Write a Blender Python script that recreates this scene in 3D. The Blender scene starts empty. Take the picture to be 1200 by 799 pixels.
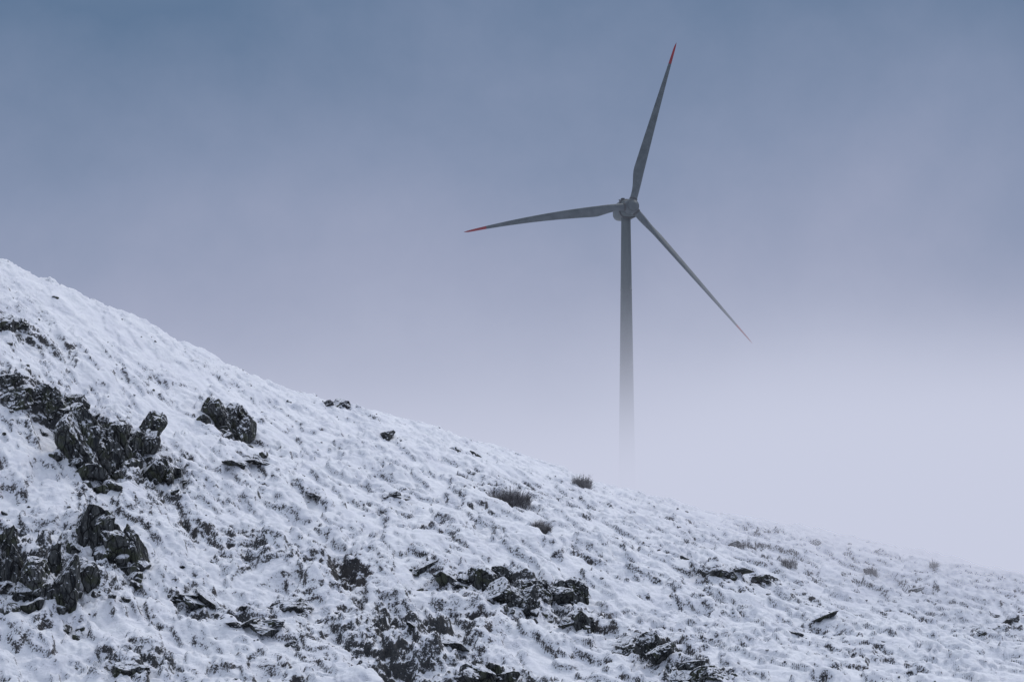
import bpy, bmesh, math, random
import numpy as np
from mathutils import Vector, Matrix, noise as mnoise

random.seed(7); RNG = np.random.default_rng(11)
scene = bpy.context.scene
F = 100/36*1200
PITCH = math.radians(6.0)

# ------------------------------------------------------------------ noise
_perm = RNG.permutation(512)
_ang = RNG.random(512)*2*np.pi
_gx, _gy = np.cos(_ang), np.sin(_ang)
def perlin(x, y, seed=0):
    x = np.asarray(x, float)+seed*17.37; y = np.asarray(y, float)-seed*9.73
    xi = np.floor(x).astype(np.int64); yi = np.floor(y).astype(np.int64)
    xf = x-xi; yf = y-yi
    u = xf*xf*xf*(xf*(xf*6-15)+10); v = yf*yf*yf*(yf*(yf*6-15)+10)
    def g(ix, iy, dx, dy):
        h = _perm[(ix+_perm[iy & 511]) & 511]
        return _gx[h]*dx+_gy[h]*dy
    a = g(xi, yi, xf, yf); b = g(xi+1, yi, xf-1, yf)
    c = g(xi, yi+1, xf, yf-1); d = g(xi+1, yi+1, xf-1, yf-1)
    return (a+(b-a)*u)+((c+(d-c)*u)-(a+(b-a)*u))*v
def fbm(x, y, o=4, seed=0, gain=.5):
    s = 0; a = 1; f = 1
    for i in range(o):
        s = s+a*perlin(x*f, y*f, seed+i*3.1); a *= gain; f *= 2.03
    return s
def ridged(x, y, o=4, seed=0, gain=.5):
    s = 0; a = 1; f = 1
    for i in range(o):
        s = s+a*(1-2.2*np.abs(perlin(x*f, y*f, seed+i*5.3))); a *= gain; f *= 2.1
    return s
def sst(a, b, x):
    t = np.clip((x-a)/(b-a), 0, 1); return t*t*(3-2*t)

# ------------------------------------------------------------------ view rays (used to read positions off the survey photo)
def ray(u, v):
    a = (u-600)/F; b = (399.5-v)/F
    return np.array([a, math.cos(PITCH)-b*math.sin(PITCH), math.sin(PITCH)+b*math.cos(PITCH)])

SKY = [(-500,120),(-200,222),(0,303),(100,347),(200,388),(300,434),(400,471),(450,480),(500,492),(560,510),(640,543),(700,562),
       (800,588),(900,607),(1000,630),(1100,650),(1200,667),(1500,700),(2000,720)]
RX, RY, RZ = [], [], []
for (u, v) in SKY:
    R = 345+0.05*u
    d = ray(u, v-2); p = d*(R/d[1]); RX.append(p[0]); RY.append(R); RZ.append(p[2])
RX = np.array(RX); RY = np.array(RY); RZ = np.array(RZ)

def Hbase(x, y):
    x = np.asarray(x, float); y = np.asarray(y, float)
    yr = np.interp(x, RX, RY); zr = np.interp(x, RX, RZ)
    zr = (zr+np.interp(x-6, RX, RZ)+np.interp(x+6, RX, RZ))/3
    yn = 260+0*x; zn = -8.0
    s = np.clip((y-yn)/(yr-yn), 0, 1)
    prof = .66*s+.34*(1-(1-s)**2)
    z = zn+(zr-zn)*prof
    near = np.clip((yn-y)/200, 0, 50)
    z = z-6*np.clip(near, 0, 1)
    far = y-yr
    zf = np.interp(x, [-400, -150, 30, 140, 400], [45, 38, 31, 12, -5])
    back = zr-4*sst(0, 60, far)
    back = back+(zf-back)*sst(60, 320, far)
    back = back*(1-sst(900, 2500, far))
    return np.where(far > 0, back, z)

def Hn(x, y):
    s = (x-y)*.7071; r = (x+y)*.7071
    wx = fbm(x/14, y/14, 2, 40)*3
    dr = y-np.interp(x, RX, RY)
    m = 1-.55*sst(-35, 0, dr)*(1-sst(0, 30, dr))
    h = fbm(x/38, y/38, 2, 1)*2.6*m
    h = h+fbm(s/22, (r+wx)/6.0, 3, 5)*1.25*m
    steps = fbm((s+wx)/7, (r+s*.2)/4, 4, 9, .6)
    h = h+.6*m*(sst(-.12, .06, steps)+.6*sst(.2, .34, steps))
    h = h+ridged(x/4.5, y/4.5, 5, 14, .58)*.17
    rough = .2+.7*sst(-.2, .4, fbm(x/16, y/12, 2, 71))
    s2 = fbm(x/2.6+wx*.2, y/3.2, 3, 25, .6)
    h = h+rough*(.26*sst(-.04, .10, s2)+.20*sst(.22, .32, s2)+fbm(x/1.4, y/1.4, 3, 21, .62)*.20)
    return h
def H0(x, y): return Hbase(x, y)+Hn(x, y)-1.3

def hit(u, v, fn=H0):
    d = ray(u, v); yy = np.arange(245, 900, .2); t = yy/d[1]
    zz = d[2]*t; hh = fn(d[0]*t, yy)
    k = np.argmax(hh > zz)
    if hh[k] <= zz[k]: k = int((365-245)/.2)
    return float(d[0]*t[k]), float(yy[k]), float(hh[k])

# gullies / streams running down the fall line
GUL = [([(395,640),(430,700),(455,745),(500,810)], 1.3, 1.2), ([(300,560),(360,612),(420,668),(470,700)], .8, .6),
       ([(470,650),(530,690),(560,720),(640,790)], .9, .7), ([(880,690),(935,722),(1010,745)], .7, .5),
       ([(60,470),(120,500),(200,575),(250,640)], .9, .8), ([(1180,700),(1110,745),(1060,800)], .7, .45),
       ([(640,700),(720,740),(790,800)], .8, .6), ([(650,600),(760,622),(860,650)], .6, .3)]
GW = []
for pts, w, dep in GUL:
    P = [hit(u, v, Hbase)[:2] for u, v in pts]; GW.append((P, w, dep))
def gully(x, y):
    dz = np.zeros_like(x); bare = np.zeros_like(x)
    wob = fbm(x/5, y/5, 3, 60)*2.6
    for P, w, dep in GW:
        dm = np.full_like(x, 1e9)
        for (ax, ay), (bx, by) in zip(P[:-1], P[1:]):
            vx, vy = bx-ax, by-ay; L = vx*vx+vy*vy
            t = np.clip(((x-ax)*vx+(y-ay)*vy)/L, 0, 1)
            dd = np.hypot(x-ax-t*vx, y-ay-t*vy); dm = np.minimum(dm, dd)
        dm = np.abs(dm+wob)
        k = np.exp(-(dm/w)**2); dz -= dep*k; bare = np.maximum(bare, np.exp(-(dm/(w*1.5))**2)*dep)
    return dz, bare
# crag zones: (u, v, radius_px_x, radius_px_y, strength)
ZON = [(130,520,95,50,.9),(50,650,100,50,.9),(30,460,60,26,.7),(270,490,48,24,.5),(610,690,95,26,.6),(760,755,55,18,.6),
       (470,740,90,60,.85),(250,700,110,35,.5),(860,672,60,10,.5),(15,380,55,24,.6),(400,470,50,10,.4),(820,785,60,18,.7),
       (560,790,80,20,.8),(170,775,120,25,.6),(330,640,110,40,.4),(610,590,80,22,.15),(890,640,90,16,.2),(700,650,60,15,.25),
       (90,590,120,120,.3),(60,400,80,40,.3),(1170,722,50,10,.4),(960,720,60,12,.3)]
ZW = []
for u, v, a, b, s in ZON:
    x, y, z = hit(u, v, Hbase); sc = y/F
    slope = max(.12, float(Hbase(x, y+5)-Hbase(x, y-5))/10)
    ZW.append((x, y, a*sc, min(30, b*sc/(slope+.05)), s))
def zone(x, y):
    m = np.zeros_like(x)
    for (cx, cy, a, b, s) in ZW:
        m = np.maximum(m, s*np.exp(-((x-cx)/a)**2-((y-cy)/b)**2))
    return m
def Hfull(x, y):
    x = np.asarray(x, float); y = np.asarray(y, float)
    h = H0(x, y); dz, gb = gully(x, y); zm = zone(x, y)
    n = fbm(x/6.0, y/5.0, 4, 77, .55)
    n2 = fbm(x/2.7, y/3.0, 3, 78, .55)
    cl = sst(-.14, .02, n)+.8*sst(.12, .24, n)-.8
    h = h+dz+zm*(1.5*cl+.55*sst(-.05, .08, n2)+.4*sst(.2, .3, n2)-.5+ridged(x/2.6, y/2.6, 4, 88, .6)*.35)
    return h
def Hs(x, y): return float(Hfull(np.array([x]), np.array([y]))[0])

# ------------------------------------------------------------------ node helpers
def newmat(name):
    m = bpy.data.materials.new(name); m.use_nodes = True; m.node_tree.nodes.clear(); return m, m.node_tree
class NT:
    def __init__(s, nt): s.nt = nt
    def n(s, t, **k):
        q = s.nt.nodes.new(t)
        for a, b in k.items():
            if a == 'inp':
                for i, v in b.items(): 
                    if hasattr(v, 'is_output') : s.nt.links.new(v, q.inputs[i])
                    else: q.inputs[i].default_value = v
            else: setattr(q, a, b)
        return q
    def m(s, op, a, b=0., c=0.):
        return s.n('ShaderNodeMath', operation=op, inp={0: a, 1: b, 2: c}).outputs[0]
    def ss(s, x, a, b, lo=0., hi=1.):
        return s.n('ShaderNodeMapRange', interpolation_type='SMOOTHSTEP', inp={0: x, 1: a, 2: b, 3: lo, 4: hi}).outputs[0]
    def mix(s, f, a, b):
        q = s.nt.nodes.new('ShaderNodeMix'); q.data_type = 'RGBA'
        for sk, v in ((q.inputs[0], f), (q.inputs[6], a), (q.inputs[7], b)):
            if hasattr(v, 'is_output'): s.nt.links.new(v, sk)
            else: sk.default_value = v
        return q.outputs[2]
    def noise(s, vec, sc, det=4., rough=.5, dist=0.):
        return s.n('ShaderNodeTexNoise', inp={'Vector': vec, 'Scale': sc, 'Detail': det, 'Roughness': rough, 'Distortion': dist}).outputs[0]
    def L(s, a, b): s.nt.links.new(a, b)

# ground
gm, nt = newmat('snowy_ground'); N = NT(nt)
geo = N.n('ShaderNodeNewGeometry'); pos = geo.outputs['Position']
attr = N.n('ShaderNodeAttribute', attribute_name='bare').outputs['Fac']
rockA = N.n('ShaderNodeAttribute', attribute_name='crag').outputs['Fac']
mp = N.n('ShaderNodeMapping', inp={0: pos, 2: (0, 0, math.radians(45)), 3: (.45, 1.0, 1.0)}).outputs[0]
n1 = N.noise(mp, 1.1, 7., .78, .4)
n2 = N.noise(pos, .11, 3., .55)
n3 = N.noise(pos, 4.6, 3., .8)
val = N.m('ADD', N.m('MULTIPLY', N.m('SUBTRACT', n1, .5), 2.6), N.m('MULTIPLY', N.m('SUBTRACT', n2, .5), .9))
val = N.m('ADD', val, N.m('MULTIPLY', N.m('SUBTRACT', n3, .5), 2.8))
val = N.m('ADD', val, attr)
thin = N.ss(val, .0, .42)
dark = N.m('MULTIPLY', N.ss(val, .30, .52), .97)
n4 = N.noise(pos, .9, 5., .7)
veg = N.mix(N.ss(n4, .4, .62), (.024, .023, .026, 1), (.075, .068, .066, 1))
rk = N.mix(N.ss(n3, .35, .65), (.014, .016, .020, 1), (.055, .056, .056, 1))
dcol = N.mix(rockA, veg, rk)
n5 = N.noise(pos, .35, 5., .6)
snow = N.mix(N.ss(n5, .35, .7), (.85, .87, .92, 1), (.77, .79, .86, 1))
snow = N.mix(N.m('MULTIPLY', thin, .6), snow, (.52, .54, .60, 1))
col = N.mix(dark, snow, dcol)
bs = N.n('ShaderNodeBsdfPrincipled', inp={'Base Color': col, 'Roughness': .75, 'Specular IOR Level': .2})
hgt = N.m('ADD', N.noise(pos, 2.6, 6., .74), N.m('MULTIPLY', n1, 1.3))
bp = N.n('ShaderNodeBump', inp={'Strength': .85, 'Distance': .2, 'Height': hgt})
N.L(bp.outputs[0], bs.inputs['Normal'])
N.L(bs.outputs[0], N.n('ShaderNodeOutputMaterial').inputs[0])

# rock with snow lying on it
rm, nt = newmat('snow_dusted_rock'); N = NT(nt)
geo = N.n('ShaderNodeNewGeometry'); pos = geo.outputs['Position']
nz = N.n('ShaderNodeSeparateXYZ', inp={0: geo.outputs['Normal']}).outputs[2]
mpr = N.n('ShaderNodeMapping', inp={0: pos, 3: (1.5, 1.5, .6)}).outputs[0]
a = N.noise(mpr, 1.3, 8., .70, .4); b = N.noise(pos, 2.6, 5., .72)
v1 = N.n('ShaderNodeTexVoronoi', feature='DISTANCE_TO_EDGE', inp={'Vector': mpr, 'Scale': .9}).outputs[0]
base = N.mix(N.ss(a, .35, .68), (.014, .017, .022, 1), (.125, .13, .128, 1))
base = N.mix(N.m('MULTIPLY', N.ss(N.noise(pos, .7, 3.), .50, .64), .8), base, (.062, .070, .045, 1))
base = N.mix(N.ss(v1, .0, .05, 1., 0.), base, (.007, .008, .011, 1))
sv = N.m('ADD', nz, N.m('ADD', N.m('MULTIPLY', N.m('SUBTRACT', b, .5), 1.5), N.m('MULTIPLY', N.m('SUBTRACT', a, .5), 1.4)))
sf = N.m('MULTIPLY', N.ss(sv, .42, .62), .96)
col = N.mix(sf, base, (.79, .815, .88, 1))
bs = N.n('ShaderNodeBsdfPrincipled', inp={'Base Color': col, 'Roughness': .8, 'Specular IOR Level': .25})
bp = N.n('ShaderNodeBump', inp={'Strength': 1., 'Distance': .35, 'Height': N.m('ADD', a, N.m('MULTIPLY', N.ss(v1, 0., .08), .5))})
N.L(bp.outputs[0], bs.inputs['Normal'])
N.L(bs.outputs[0], N.n('ShaderNodeOutputMaterial').inputs[0])

def simple(name, c1, c2, sc, rough=.7, metallic=0., scl=(1, 1, 1)):
    m, nt = newmat(name); N = NT(nt)
    tc = N.n('ShaderNodeTexCoord').outputs['Object']
    mp = N.n('ShaderNodeMapping', inp={0: tc, 3: scl}).outputs[0]
    f = N.ss(N.noise(mp, sc, 5., .65), .3, .7)
    bs = N.n('ShaderNodeBsdfPrincipled', inp={'Base Color': N.mix(f, c1, c2), 'Roughness': rough, 'Metallic': metallic})
    N.L(bs.outputs[0], N.n('ShaderNodeOutputMaterial').inputs[0]); return m
twig = simple('frosted_twigs', (.06, .056, .055, 1), (.22, .215, .23, 1), 1.2, .9)
paint = simple('weathered_tower_paint', (.034, .052, .058, 1), (.070, .092, .096, 1), .35, .6, 0., (1, 1, .2))
bladep = simple('blade_paint', (.036, .052, .060, 1), (.070, .090, .102, 1), .5, .6)
red = simple('red_tip_paint', (.24, .002, .010, 1), (.19, .002, .010, 1), .8, .6)
darkm = simple('dark_vent_metal', (.012, .016, .02, 1), (.025, .03, .035, 1), 1., .6)

def mesh_obj(name, V, Fc, mats, smooth=True, parent=None, mi=None):
    me = bpy.data.meshes.new(name); me.from_pydata([tuple(p) for p in V], [], [tuple(map(int, f)) for f in Fc]); me.update()
    for m in mats: me.materials.append(m)
    if mi is not None: me.polygons.foreach_set('material_index', np.array(mi, dtype=np.int32))
    me.polygons.foreach_set('use_smooth', [smooth]*len(me.polygons))
    o = bpy.data.objects.new(name, me); scene.collection.objects.link(o)
    if parent: o.parent = parent
    return o

# ------------------------------------------------------------------ terrain sheet
def axis(lo, hi, st, far0, far1):
    a = list(np.arange(lo, hi, st)); g = st; p = a[-1]
    while p < far1: g *= 1.16; p += g; a.append(p)
    g = st; p = lo; b = []
    while p > far0: g *= 1.16; p -= g; b.append(p)
    return np.array(b[::-1]+a)
xs = axis(-78, 86, .17, -4000, 4000); ys = axis(252, 425, .17, -600, 6000)
X, Y = np.meshgrid(xs, ys); nx, ny = len(xs), len(ys)
Z = Hfull(X.ravel(), Y.ravel()).reshape(ny, nx)
me = bpy.data.meshes.new('snowy_hillside')
co = np.stack([X, Y, Z], -1).reshape(-1, 3).astype(np.float32)
idx = np.arange(nx*ny).reshape(ny, nx)
q = np.stack([idx[:-1, :-1], idx[:-1, 1:], idx[1:, 1:], idx[1:, :-1]], -1).reshape(-1)
nf = len(q)//4
me.vertices.add(nx*ny); me.vertices.foreach_set('co', co.ravel())
me.loops.add(len(q)); me.loops.foreach_set('vertex_index', q.astype(np.int32))
me.polygons.add(nf); me.polygons.foreach_set('loop_start', np.arange(0, nf*4, 4, dtype=np.int32))
me.polygons.foreach_set('use_smooth', np.ones(nf, dtype=bool))
me.update(calc_edges=True); me.validate()
gy_, gx_ = np.gradient(Z, ys, xs)
hb = Hbase(X.ravel(), Y.ravel()).reshape(ny, nx); by_, bx_ = np.gradient(hb, ys, xs)
st = np.hypot(gx_-bx_, gy_-by_)
zm = zone(X.ravel(), Y.ravel()).reshape(ny, nx); gb = gully(X.ravel(), Y.ravel())[1].reshape(ny, nx)
patch = fbm(X.ravel()/11, Y.ravel()/11, 3, 101).reshape(ny, nx)
bare = -.50+.45*sst(.35, 1.3, st)+.55*sst(1.0, 2.2, st)+.26*zm+.26*gb+.42*patch-.10*sst(0, 60, X)+.06*sst(330, 260, Y)
bare = np.where(Y > 460, -.8, bare)
at = me.attributes.new('bare', 'FLOAT', 'POINT'); at.data.foreach_set('value', bare.ravel().astype(np.float32))
cr = np.clip(sst(.15, .5, zm)*sst(.6, 1.4, st), 0, 1)
at = me.attributes.new('crag', 'FLOAT', 'POINT'); at.data.foreach_set('value', cr.ravel().astype(np.float32))
me.materials.append(gm)
scene.collection.objects.link(bpy.data.objects.new('snowy_hillside', me))

# ------------------------------------------------------------------ rocks
def ico(sub):
    bm = bmesh.new(); bmesh.ops.create_icosphere(bm, subdivisions=sub, radius=1)
    V = np.array([v.co[:] for v in bm.verts]); Fc = np.array([[v.index for v in f.verts] for f in bm.faces]); bm.free(); return V, Fc
ICO = {k: ico(k) for k in (2, 3, 4, 5)}
def rock(c, size, sub=4, seed=0, rot=None):
    r = np.random.default_rng(seed); V, Fc = ICO[sub]; V = V.copy()*1.25
    for k in range(13):
        n = r.normal(size=3); n[2] *= .5 if k < 8 else 1.4; n /= np.linalg.norm(n); d = r.uniform(.5, .92)
        e = np.maximum(0, V@n-d); V -= e[:, None]*n*.98
    if sub >= 4:
        off = Vector(r.uniform(-50, 50, 3))
        dsp = np.array([mnoise.fractal(Vector(v)*2.2+off, .8, 2.1, 4) for v in V])
        dsp2 = np.array([abs(mnoise.noise(Vector((v[0]*2.6, v[1]*2.6, v[2]*1.8))+off)) for v in V])
        ln = np.linalg.norm(V, axis=1, keepdims=True); V += V/ln*(dsp*.10-.34*np.maximum(0, .11-dsp2)*3)[:, None]*.8
    a = r.uniform(0, 6.28) if rot is None else rot
    V = V*np.array(size)
    tx = r.uniform(-.45, .45); cx, sx = math.cos(tx), math.sin(tx)
    V = V@np.array([[cx, 0, -sx], [0, 1, 0], [sx, 0, cx]])
    ca, sa = math.cos(a), math.sin(a)
    V = V@np.array([[ca, sa, 0], [-sa, ca, 0], [0, 0, 1]])
    return V+np.array(c), Fc
def join(parts):
    VV, FF, o = [], [], 0
    for V, Fc in parts: VV.append(V); FF.append(Fc+o); o += len(V)
    return np.concatenate(VV), np.concatenate(FF)
# outcrops : u, v (middle), width px, height px, number of blocks
OUT = [(118,520,84,66,6,'rock_outcrop'),(160,508,50,54,4,'rock_outcrop'),(70,476,56,36,4,'rock_outcrop'),(18,458,46,26,3,'rock_outcrop'),(190,556,44,36,3,'rock_outcrop'),
       (130,624,74,64,5,'rock_outcrop'),(40,660,88,78,6,'rock_outcrop'),(104,675,38,40,2,'rock_outcrop'),(6,652,26,68,2,'rock_outcrop'),
       (272,495,58,38,5,'rock_outcrop'),(590,686,72,42,5,'rock_outcrop'),(650,690,64,42,4,'rock_outcrop'),(502,656,36,24,1,'boulder'),(545,680,60,22,4,'rock_outcrop'),
       (755,757,66,32,4,'rock_outcrop'),(452,507,24,15,1,'boulder'),(896,676,24,14,1,'boulder'),(850,671,54,13,3,'rock_outcrop'),
       (337,706,34,24,1,'boulder'),(225,703,50,14,3,'rock_outcrop'),(155,779,38,22,2,'rock_outcrop'),(12,378,40,20,3,'rock_outcrop'),
       (570,793,60,24,4,'rock_outcrop'),(525,753,34,16,1,'boulder'),(682,732,44,22,3,'rock_outcrop'),(820,790,70,22,4,'rock_outcrop'),
       (395,472,36,9,4,'rock_outcrop'),(1178,722,36,11,2,'rock_outcrop'),(968,722,26,9,1,'boulder'),(370,582,24,9,1,'boulder'),
       (1075,690,18,7,1,'boulder'),(290,540,48,9,4,'rock_outcrop'),(1020,668,16,7,1,'boulder'),(1150,742,14,7,1,'boulder'),
       (935,742,20,8,1,'boulder'),(860,635,16,7,1,'boulder'),(460,580,26,9,3,'rock_outcrop'),(300,735,60,14,4,'rock_outcrop')]
sd = 700
for (u, v, w, h, nb, nm) in OUT:
    parts = []
    for k in range(nb):
        sd += 1; r = np.random.default_rng(sd)
        if nb == 1: uu, vv = u, v+h*.36
        else: uu = u+((k+.5)/nb-.5)*w*.85+r.uniform(-.08, .08)*w; vv = v+h*.36+r.uniform(-.34, .16)*h+(uu-u)*.25*(h > 25)
        x, y, z = hit(uu, vv, Hfull); sc = y/F
        bw = (w*.55 if nb == 1 else w*.62/nb**.58)*r.uniform(.75, 1.25)*sc
        bh = h*.54*r.uniform(.55, 1.1)*sc
        parts.append(rock((x, y+.5*bw, z+.2*bh), (bw*1.1, bw*r.uniform(.9, 1.3), bh*1.15), 5 if w > 48 and h > 30 else 4, sd, r.uniform(-.6, .6)))
        for j in range(4):
            x2 = x+r.normal()*bw*1.3; y2 = y-abs(r.normal())*bw*.9; s = bh*r.uniform(.12, .4)
            parts.append(rock((x2, y2, Hs(x2, y2)), (s*1.3, s, s*.8), 3, sd*13+j))
    V, Fc = join(parts); mesh_obj(nm, V, Fc, [rm], smooth=False)

# scattered stones
parts = []; cnt = 0
px = RNG.uniform(-75, 80, 14000); py = RNG.uniform(255, 400, 14000)
dn = zone(px, py)*.4+.3*np.clip(fbm(px/12, py/12, 3, 55), 0, 1)+.05
keep = RNG.random(14000) < dn*.5; px, py = px[keep], py[keep]; pz = Hfull(px, py)
for i in range(len(px)):
    s = min(.75, .09*RNG.pareto(2.2)+.09)
    parts.append(rock((px[i], py[i], pz[i]), (s*1.4, s, s*.7), 2 if s < .4 else 3, 5000+i))
V, Fc = join(parts); mesh_obj('scattered_stones', V, Fc, [rm], smooth=False)
print('stones', len(parts))

def bush(u, v, w, h, nbr=900, seed=1):
    r = np.random.default_rng(seed); x, y, z = hit(u, v+h*.5, Hfull); sc = y/F; W = w*sc/2; HH = h*sc
    VV = []
    for i in range(nbr):
        a = r.random()*6.28; q = math.sqrt(r.random()); bx = x+math.cos(a)*q*W*.85; by = y+math.sin(a)*q*W*.5
        bz = Hs(bx, by) if i % 6 == 0 else bz0; bz0 = bz
        top = HH*(1-.65*q*q)*r.uniform(.55, 1.05)
        p = np.array([bx, by, bz-.05]); d = np.array([math.cos(a)*q*.5+r.normal()*.25, math.sin(a)*q*.4+r.normal()*.25, 1.])
        seg = 4
        for k in range(seg):
            p2 = p+d*top/seg; wd = .03*(1-k/seg)+.008; pr = np.array([wd, wd*.3, 0])
            VV += [p-pr, p+pr, p2]
            for t in range(2):
                e = p2+np.array([r.normal()*.22, r.normal()*.22, r.uniform(.02, .25)])*min(1., HH); VV += [p2-pr*.6, p2+pr*.6, e]
            p = p2; d = d+r.normal(size=3)*.18
    V = np.array(VV); mesh_obj('bare_shrub', V, np.arange(len(V)).reshape(-1, 3), [twig], smooth=False)
for i, a in enumerate([(597,580,58,17,1000),(682,565,26,12,420),(634,615,26,12,340),(870,638,26,8,160),(925,660,22,9,160),
                       (1022,668,16,9,110),(1095,660,12,8,80)]):
    bush(*a[:4], a[4], i+3)

# ------------------------------------------------------------------ wind turbine
D = 732.; hub_d = ray(740, 242); hubp = hub_d*(D/hub_d[1])
tb = ray(734.5, 500); TX = tb[0]*((D+4)/tb[1]); TY = D+4
gz = Hs(TX, TY)
root = bpy.data.objects.new('wind_turbine', None); scene.collection.objects.link(root); root.location = (TX, TY, gz)
def lathe(prof, seg=48):
    V, Fc = [], []
    for (r, z) in prof:
        for k in range(seg): a = 2*math.pi*k/seg; V.append((r*math.cos(a), r*math.sin(a), z))
    for i in range(len(prof)-1):
        for k in range(seg): k2 = (k+1) % seg; Fc.append((i*seg+k, i*seg+k2, (i+1)*seg+k2, (i+1)*seg+k))
    Fc.append(tuple(range(seg-1, -1, -1))); Fc.append(tuple(range((len(prof)-1)*seg, len(prof)*seg))); return V, Fc
hz = hubp[2]-gz; th = hz-1.7
prof = [(2.9, -2), (2.9, .3), (2.35, .31)]
for i in range(1, 41):
    t = i/40; r = 2.35-(2.35-1.22)*t**.9
    prof.append((r, .31+(th-.31)*t))
    if i % 10 == 0 and i < 40: prof += [(r+.05, .31+(th-.31)*t+.02), (r+.05, .31+(th-.31)*t+.2), (r, .31+(th-.31)*t+.22)]
V, Fc = lathe(prof); mesh_obj('tower', V, Fc, [paint], parent=root)
V, Fc = lathe([(1.45, th-.25), (1.6, th), (1.6, th+.35), (1.3, th+.45)]); mesh_obj('yaw_bearing', V, Fc, [darkm], parent=root)
# head frame: local +Z = rotor axis toward the viewer
yaw = math.radians(14)
ax = Vector((math.sin(yaw), -math.cos(yaw), math.sin(math.radians(4)))).normalized()
rx = Vector((0, 0, 1)).cross(ax).normalized()      # image right
up = ax.cross(rx)
Mh = Matrix((rx, up, ax)).transposed().to_4x4(); Mh.translation = Vector(hubp)-Vector((TX, TY, gz))
head = bpy.data.objects.new('rotor_and_nacelle', None); scene.collection.objects.link(head); head.parent = root; head.matrix_local = Mh
def sup(prof, seg=40, n=2.6, cy=0):
    V, Fc = [], []
    for (rx_, ry_, z, oy) in prof:
        for k in range(seg):
            a = 2*math.pi*k/seg; c, s = math.cos(a), math.sin(a)
            V.append((rx_*math.copysign(abs(c)**(2/n), c), ry_*math.copysign(abs(s)**(2/n), s)+oy, z))
    for i in range(len(prof)-1):
        for k in range(seg): k2 = (k+1) % seg; Fc.append((i*seg+k, i*seg+k2, (i+1)*seg+k2, (i+1)*seg+k))
    Fc.append(tuple(range(seg))[::-1]); Fc.append(tuple(range((len(prof)-1)*seg, len(prof)*seg))); return V, Fc
V, Fc = sup([(1.7, 1.7, -1.3, 0), (2.2, 2.1, -1.9, 0), (2.5, 2.4, -3.2, .05), (2.55, 2.45, -6, .15), (2.4, 2.3, -9, .3), (1.9, 1.7, -11, .5), (1.1, 1., -11.9, .6)][::-1], n=3.4)
mesh_obj('nacelle', V, Fc, [paint], parent=head)
V, Fc = sup([(.15, .15, 2.35, 0), (.7, .7, 2.2, 0), (1.3, 1.3, 1.75, 0), (1.75, 1.75, 1.1, 0), (2.0, 2.0, .3, 0), (2.05, 2.05, -.6, 0), (1.9, 1.9, -1.2, 0)][::-1], n=2.)
mesh_obj('spinner', V, Fc, [bladep], parent=head)
V, Fc = sup([(1.95, 1.95, -1.22, 0), (1.95, 1.95, -1.28, 0)][::-1], n=2.); mesh_obj('hub_gap', V, Fc, [darkm], parent=head)
V, Fc = sup([(2.62, 2.52, -2.4, 0), (2.62, 2.52, -3.0, 0)][::-1], n=3.0); mesh_obj('nacelle_collar', V, Fc, [darkm], parent=head)
V, Fc = sup([(1.5, 1.5, 1.58, 0), (1.52, 1.52, 1.42, 0)][::-1], n=2.); mesh_obj('spinner_seam', V, Fc, [darkm], parent=head)
def box(c, s):
    V = [(c[0]+a*s[0], c[1]+b*s[1], c[2]+d*s[2]) for a in (-1, 1) for b in (-1, 1) for d in (-1, 1)]
    return V, [(0, 1, 3, 2), (4, 6, 7, 5), (0, 4, 5, 1), (2, 3, 7, 6), (0, 2, 6, 4), (1, 5, 7, 3)]
P = [box((-.9, 2.95, -8), (.05, .7, .05)), box((.9, 2.95, -8), (.05, .7, .05)), box((0, 3.5, -8), (1.1, .05, .05)), box((0, 2.7, -6), (1.2, .28, 1.4)),
     box((-1.35, 2.45, -3.4), (.4, .4, .5))]
V, Fc = join([(np.array(a), np.array(b)) for a, b in P]); mesh_obj('weather_mast', V, Fc, [darkm], smooth=False, parent=head)
def blade(ang, L, sag, pitch, nm):
    V, Fc, mi = [], [], []; S = 44; K = 22
    for i in range(S+1):
        t = (i/S); r = 1.3+(L-1.3)*t
        if t < .05: ch = 1.9; rd = 1.
        elif t < .2: q = (t-.05)/.15; q = q*q*(3-2*q); ch = 1.9+.9*q; rd = 1-q
        else: q = (t-.2)/.8; ch = 2.8*(1-q)**1.05+.42*q; rd = 0
        if t > .97: ch *= math.sqrt(max(.02, (1-t)/.03))
        thk = rd*1.9+(1-rd)*ch*(.30-.15*t)
        tw = pitch+math.radians(17)*(1-min(1, t*1.25))**1.5
        bend = 1.2*t*t
        for k in range(K):
            a = 2*math.pi*k/K; c, s_ = math.cos(a), math.sin(a)
            yy = .5*thk*s_*(1+.5*(1-rd)*c)      # teardrop
            xx = .5*ch*c+(1-rd)*(-.20*ch)
            X_ = xx*math.cos(tw)-yy*math.sin(tw); Z_ = xx*math.sin(tw)+yy*math.cos(tw)
            V.append((X_, r, Z_+bend, t))
    out = []
    ca, sa = math.cos(ang), math.sin(ang)
    for (x, y, z, t) in V:
        X2 = y*ca+x*sa; Y2 = y*sa-x*ca-sag*t*t
        out.append((X2, Y2, z))
    for i in range(S):
        for k in range(K):
            k2 = (k+1) % K; Fc.append((i*K+k, i*K+k2, (i+1)*K+k2, (i+1)*K+k)); mi.append(1 if (i+.5)/S > .865 else 0)
    Fc.append(tuple(range(K))); mi.append(0); Fc.append(tuple(range(S*K, S*K+K))[::-1]); mi.append(1)
    mesh_obj(nm, out, Fc, [bladep, red], parent=head, mi=mi)
    cv, cf = lathe([(1.02, .9), (1.06, 1.2), (1.06, 2.2), (.98, 2.3)], 28)
    R = Matrix(((sa, 0, ca), (-ca, 0, sa), (0, 1, 0)))
    mesh_obj(nm+'_root_collar', [tuple(R@Vector(p)) for p in cv], cf, [darkm], parent=head)
blade(math.radians(73.8), 47.0, .8, math.radians(8), 'blade_1')
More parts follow.
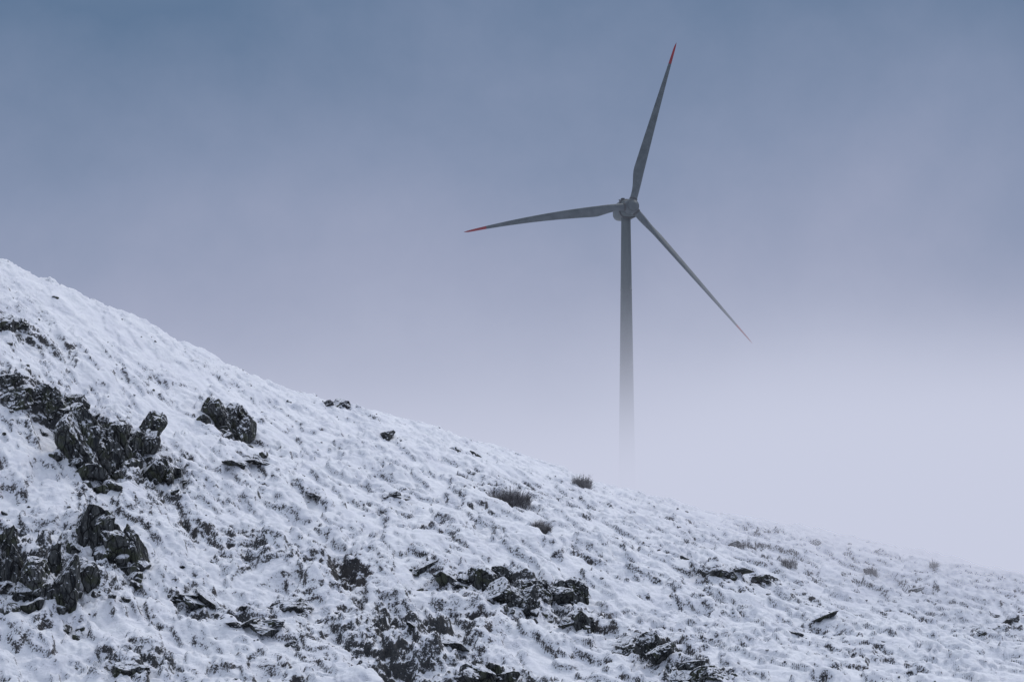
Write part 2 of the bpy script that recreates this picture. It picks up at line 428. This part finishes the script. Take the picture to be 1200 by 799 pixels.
blade(math.radians(186.0), 45.4, 3.9, math.radians(8), 'blade_2')
blade(math.radians(-48.2), 47.3, .3, math.radians(30), 'blade_3')

# ------------------------------------------------------------------ fog bank (volume)
fm, nt = newmat('self_lit_fog'); N = NT(nt)
pos = N.n('ShaderNodeNewGeometry').outputs['Position']
sp = N.n('ShaderNodeSeparateXYZ', inp={0: pos}); x, y, z = sp.outputs
nd = N.m('SUBTRACT', N.noise(pos, .008, 0., .5), .5)
top = N.m('ADD', z, N.m('MULTIPLY', nd, 40.))
low = N.ss(top, 20., 72., 1., 0.)
low = N.m('MULTIPLY', low, low)
beh = N.ss(N.m('ADD', y, N.m('MULTIPLY', x, .3)), 380., 560.)
dens = N.m('MULTIPLY', N.m('MULTIPLY', low, beh), .018)
hz_ = N.m('MULTIPLY', N.m('MULTIPLY', N.ss(x, 0., 62.), N.ss(y, 305., 375.)), N.m('MULTIPLY', N.ss(z, 10., 48., 1., 0.), .026))
dens = N.m('ADD', N.m('ADD', dens, hz_), .00015)
fc = N.mix(N.ss(z, 30., 110.), (.58, .61, .75, 1), (.34, .385, .53, 1))
ab = N.n('ShaderNodeVolumeAbsorption', inp={0: (0, 0, 0, 1), 1: dens})
em = N.n('ShaderNodeEmission', inp={0: fc, 1: dens})  # fog emits its own glow, standing in for sky light scattered within it
ad = N.n('ShaderNodeAddShader'); N.L(ab.outputs[0], ad.inputs[0]); N.L(em.outputs[0], ad.inputs[1])
N.L(ad.outputs[0], N.n('ShaderNodeOutputMaterial').inputs[1])
V, Fc = box((50, 745, 50), (350, 440, 65)); fo = mesh_obj('fog', V, Fc, [fm], smooth=False)
fm.cycles.volume_step_rate = .6

# ------------------------------------------------------------------ sky, sun
w = bpy.data.worlds.new('World'); scene.world = w; w.use_nodes = True; nt = w.node_tree; nt.nodes.clear(); N = NT(nt)
SE, SR = math.radians(52), math.radians(35)
sky = N.n('ShaderNodeTexSky', sky_type='NISHITA', sun_disc=False, sun_elevation=SE, sun_rotation=SR)
dirv = N.n('ShaderNodeTexCoord').outputs['Generated']
sp = N.n('ShaderNodeSeparateXYZ', inp={0: dirv}); dx, dy, dz = sp.outputs
wn = N.noise(N.n('ShaderNodeMapping', inp={0: dirv, 2: (0, math.radians(-25), 0), 3: (1, 1, 1.2)}).outputs[0], 6., 5., .5, .3)
wn2 = N.noise(dirv, 45., 4., .65)
e = N.m('ADD', dz, N.m('MULTIPLY', N.m('SUBTRACT', wn, .5), .13))
e = N.m('ADD', e, N.m('MULTIPLY', N.m('SUBTRACT', wn2, .5), .022))
cr = N.n('ShaderNodeValToRGB', inp={0: e}); el = cr.color_ramp.elements
el[0].position = 0.; el[0].color = (.58, .61, .75, 1)
el[1].position = .07; el[1].color = (.435, .465, .61, 1)
for p, c in ((.12, (.33, .365, .51, 1)), (.17, (.225, .28, .42, 1)), (.235, (.105, .175, .295, 1)), (.45, (.36, .43, .57, 1)), (1., (.85, .91, 1.04, 1))):
    q = el.new(p); q.color = c
bgs = N.n('ShaderNodeBackground', inp={0: sky.outputs[0], 1: .05})
bgc = N.n('ShaderNodeBackground', inp={0: cr.outputs[0], 1: 1.})
ms = N.n('ShaderNodeMixShader', inp={0: .93}); N.L(bgs.outputs[0], ms.inputs[1]); N.L(bgc.outputs[0], ms.inputs[2])
N.L(ms.outputs[0], N.n('ShaderNodeOutputWorld').inputs[0])

sl = bpy.data.lights.new('sun', 'SUN'); sl.energy = 1.5; sl.angle = math.radians(20); sl.color = (1., .97, .97)
so = bpy.data.objects.new('sun', sl); scene.collection.objects.link(so)
sdv = Vector((math.sin(SR)*math.cos(SE), math.cos(SR)*math.cos(SE), math.sin(SE)))
so.rotation_euler = sdv.to_track_quat('Z', 'Y').to_euler(); so.location = sdv*200

cam = bpy.data.cameras.new('camera'); cam.lens = 100; cam.sensor_width = 36; cam.clip_start = 1; cam.clip_end = 12000
co_ = bpy.data.objects.new('camera', cam); scene.collection.objects.link(co_); co_.rotation_euler = (math.pi/2+PITCH, 0, 0)
scene.camera = co_
scene.view_settings.view_transform = 'Standard'; scene.view_settings.look = 'None'; scene.view_settings.exposure = 0
